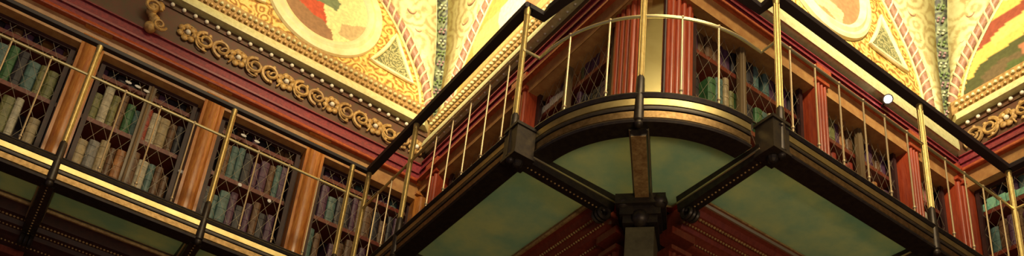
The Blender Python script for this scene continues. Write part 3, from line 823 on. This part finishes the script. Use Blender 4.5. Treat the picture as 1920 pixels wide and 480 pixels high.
railing('railing rising toward the viewer on the left face of the corner', [(RP, RL), (RP, 3.78)], [(RP, RL), (RP, 5.215), (RP, 3.80)],
        [(RP, y) for y in (5.71, 5.49, 4.98, 4.83-.0, 4.61, 4.385, 4.16, 3.94) if y != 4.98], 4.312)
arc = [arcpt(PI/2*i/30, AR, 0)[:2] for i in range(31)]
railing('curved railing on the bulging corner balcony', [(RP, 3.80), (RP+.12, 3.79)]+arc[1:-1]+[(3.34, RQ+.123), (3.34, RQ)], [arc[15][:2] and arcpt(.80, AR, 0)[:2]],
        [arcpt(t, AR, 0)[:2] for t in (.27, .575, 1.06, 1.32)], 4.325, zbot=3.75)
railing('railing descending to the right on the right face of the corner', [(3.34, RQ), (RR, RQ)], [(3.34, RQ), (4.75, RQ), (RR, RQ)],
        [(x, RQ) for x in (3.445, 3.668, 3.89, 4.122, 4.336, 4.565, 4.98, 5.2, 5.42, 5.63)], 4.322)
railing('short railing along the far right wall', [(RR, RQ), (RR, -.2)], [(RR, 1.5), (RR, .2)], [(RR, y) for y in (2.5, 2.25, 2.0, 1.75)], 4.322)

# ------------------------------------------------------------------ lower tier woodwork under the balcony
LOW = {'L': .44, 'P': .25, 'Q': .25, 'R': .30}
for i, w in enumerate('LPQR'):
    D = LOW[w]; k = D/.25; c0, c1 = MIT[w]
    q0 = {'P': 3.87, 'Q': 3.34}.get(w)
    if q0: c0 = 0
    mb = MB(); run(w, mb, [(D, 3.56), (D, 3.525), (D-.03*k, 3.51), (D-.045*k, 3.475), (D-.08*k, 3.465), (D-.09*k, 3.435), (D-.12*k, 3.425), (D-.13*k, 3.40), (D-.16*k, 3.39), (D-.18*k, 3.36), (D-.20*k, 3.35), (-.30, 3.35), (-.30, 3.56)], a0=q0, c0=c0, c1=c1)
    o = mb.build('trim_%d' % (i+5), M['wood_dark'] if w in 'LR' else M['wood'], None, True); o['kind'] = 'structure'; o['label'] = 'dark red wooden cornice under the balcony on the '+NAMEW[w]
    mb = MB(); run(w, mb, [(D+.006, 3.545), (D+.014, 3.535), (D+.006, 3.522), (D-.01, 3.522), (D-.01, 3.545)], a0=q0, c0=c0, c1=c1); mb.build('brass_lip', M['brass_pale' if w == 'Q' else 'gilt_dark'], o, True)
    for z, r, dd in ((3.468, .010, .075), (3.428, .008, .115), (3.362, .007, .175)):
        mb = MB(); a0, a1 = SPAN[w]; a = q0 if q0 else max(a0, -.8)
        while a < a1-(D-.05): mb.ball(W(w, a, D-dd*k+.012, z), r, 6); a += .024
        mb.build('bead_moulding', M['gilt_dark'], o, True)
for w, name, bays in (('L', 'left', [(-1.0, .0), (.15, 1.05), (1.2, 2.0), (2.15, 2.9)]), ('P', 'pl', [(3.95, 4.95), (5.1, 6.3)]), ('Q', 'pr', [(3.55, 4.6), (4.75, 5.8)])):
    for a0, a1 in bays:
        where = {'L': 'on the left wall', 'P': 'on the left face of the corner', 'Q': 'on the right face of the corner'}[w]
        root = empty('lower_bookcase', W(w, (a0+a1)/2, 0, 0), 'dark lower bookcase under balcony %s, %s' % (where, {0: 'nearest corner', 1: 'second along'}.get(bays.index((a0, a1)), ORD[bays.index((a0, a1))]+' along')), 'bookcase', 'lower tier bookcases')
        for p in (a1+.07,): pilaster(w, p, .13, -1.6, 3.35, M['wood'], root, .06, 2)
        mb = MB(); wbox(mb, w, a0, a1, -.36, -.34, -1.6, 3.35); mb.build('back_panel', M['black'], root)
        for z in (-.9, -.3, .3, .9, 1.5, 2.1, 2.7):
            mb = MB(); wbox(mb, w, a0, a1, -.34, -.03, z-.03, z); mb.build('shelf', M['wood'], root)
        mb = MB(); wbox(mb, w, a0, a1, -.02, .01, 3.2, 3.35); wbox(mb, w, a0, a1, -.02, .01, -1.6, -1.3); mb.build('door_frame', M['wood_dark'], root)
# lower corner pier
root = empty('lower_corner_pier', (X1, Y0, 0), 'dark olive corner pilaster under the curved balcony with a bronze capital', 'pier')
mb = MB(); V = []
for z in (-1.6, 3.3): V += [(3.0, 3.66, z), (3.12, 3.54, z), (3.35, 3.75, z), (3.22, 3.88, z)]
mb.hexa(V); mb.build('shaft', mat('olive_shaft', (.13,.11,.05), .4, noise_amt=.4, noise_scale=12), root)
mb = MB()
for t, z0, z1 in ((.02, 3.32, 3.37), (.04, 3.37, 3.43), (.07, 3.43, 3.50)):
    V = []
    for z in (z0, z1): V += [(3.0-t*1.3, 3.66, z), (3.12, 3.54-t*1.3, z), (3.35, 3.75-t, z), (3.22-t, 3.88, z)]
    mb.hexa(V)
mb.ball((3.06, 3.60, 3.36), .06, 10); mb.ball((2.97, 3.66, 3.46), .05, 10); mb.ball((3.12, 3.5, 3.46), .05, 10)
mb.build('capital', M['bronze'], root, True)
for (w, p) in (('P', 3.86), ('Q', 3.36)): pilaster(w, p, .15, -1.6, 3.38, M['wood'], root, .10, 3)

# ------------------------------------------------------------------ small spotlight on the right-hand cornice
SPT = (5.484, 3.45, 5.617)
root = empty('spotlight', SPT, 'tiny glowing white spotlight on the cornice right of the corner', 'spotlight')
c = Vector(SPT); d = (-c).normalized()
mb = MB(); mb.tube([c-d*.09, c-d*.03, c], [.025, .04, .042], 16); mb.build('housing', M['bronze'], root, True)
mb = MB(); mb.ball(c, .032, 12); mb.build('bulb', M['lamp'], root, True)
mb = MB(); mb.tube([c-d*.07, (SPT[0]+.01, Y0-.1, SPT[2]-.05)], .008, 6); mb.build('stem', M['bronze'], root, True)
flat_books('R', 3.10, 3.52, 5.14, green_glare, '%s paper bundle with painted green glare, from the right, top shelf of the far right bookcase', 5, .09)
flat_books('P', 4.66, 5.0, 5.14, white_p, '%s whitish paper bundle from the right, top shelf left of the curved balcony', 6, .07)
flat_books('P', 5.2, 5.45, 5.14, white_p, '%s whitish paper bundle from the right, behind the tall brass post', 4, .07)

# ------------------------------------------------------------------ light
def area(name, loc, tgt, sx, sy, e, col):
    l = bpy.data.lights.new(name, 'AREA'); l.shape = 'RECTANGLE'; l.size = sx; l.size_y = sy; l.energy = e; l.color = col
    o = bpy.data.objects.new(name, l); COL.objects.link(o); o.location = loc
    o.rotation_euler = (Vector(tgt)-Vector(loc)).to_track_quat('-Z', 'Y').to_euler(); return o
def spot(name, loc, tgt, ang, e, col, blend=.8, r=.08):
    l = bpy.data.lights.new(name, 'SPOT'); l.spot_size = math.radians(ang); l.spot_blend = blend; l.energy = e; l.color = col; l.shadow_soft_size = r
    o = bpy.data.objects.new(name, l); COL.objects.link(o); o.location = loc
    o.rotation_euler = (Vector(tgt)-Vector(loc)).to_track_quat('-Z', 'Y').to_euler(); return o
WARM = (1, .80, .46)
spot('ceiling_spot_left', (1.2, 3.2, 6.7), (2.2, 6.87, 7.15), 72, 480, WARM)
spot('ceiling_spot_corner', (.9, 3.6, 6.9), (3.14, 5.2, 7.05), 72, 900, (1,.82,.52))
spot('ceiling_spot_right', (3.4, 1.0, 6.7), (5.2, 3.66, 7.05), 74, 900, (1,.86,.56))
spot('ceiling_spot_far', (3.6, 1.2, 6.7), (6.72, 2.8, 7.0), 56, 340, WARM)
area('skylight', (1.3, -.95, 8.15), (1.3, -.93, 0), 4.4, 2.0, 520, (1,.80,.46))
area('low_fill', (1.2, -2.2, 1.2), (2.6, 4, 4.4), 3.0, .6, 85, (1,.78,.50))  # added unseen fill from low behind the camera, lifts brass and cove
w = bpy.data.worlds.new('World'); bpy.context.scene.world = w; w.use_nodes = True
bg = w.node_tree.nodes['Background']; bg.inputs[0].default_value = (.85,.68,.95,1); bg.inputs[1].default_value = .10

# ------------------------------------------------------------------ camera
cam = bpy.data.cameras.new('Camera'); co = bpy.data.objects.new('Camera', cam); COL.objects.link(co)
yaw, pitch, roll, f, cy = 1.00687, .44735, .10396, 1786.6, 703.6
cyw, sy, cp, sp = math.cos(yaw), math.sin(yaw), math.cos(pitch), math.sin(pitch)
fw = Vector((cyw*cp, sy*cp, sp)); r_ = Vector((sy, -cyw, 0)); u_ = r_.cross(fw)
R_ = r_*math.cos(roll)+u_*math.sin(roll); U_ = -r_*math.sin(roll)+u_*math.cos(roll)
co.matrix_world = Matrix(((R_.x, U_.x, -fw.x, 0), (R_.y, U_.y, -fw.y, 0), (R_.z, U_.z, -fw.z, 0), (0,0,0,1)))
cam.sensor_fit = 'HORIZONTAL'; cam.sensor_width = 36; cam.lens = f/1920*36; cam.shift_y = (cy-240)/1920; cam.clip_start = .02
bpy.context.scene.camera = co
sc = bpy.context.scene
sc.view_settings.view_transform = 'Standard'; sc.view_settings.look = 'None'; sc.view_settings.exposure = 0; sc.view_settings.gamma = 1
sc.view_settings.use_curve_mapping = False
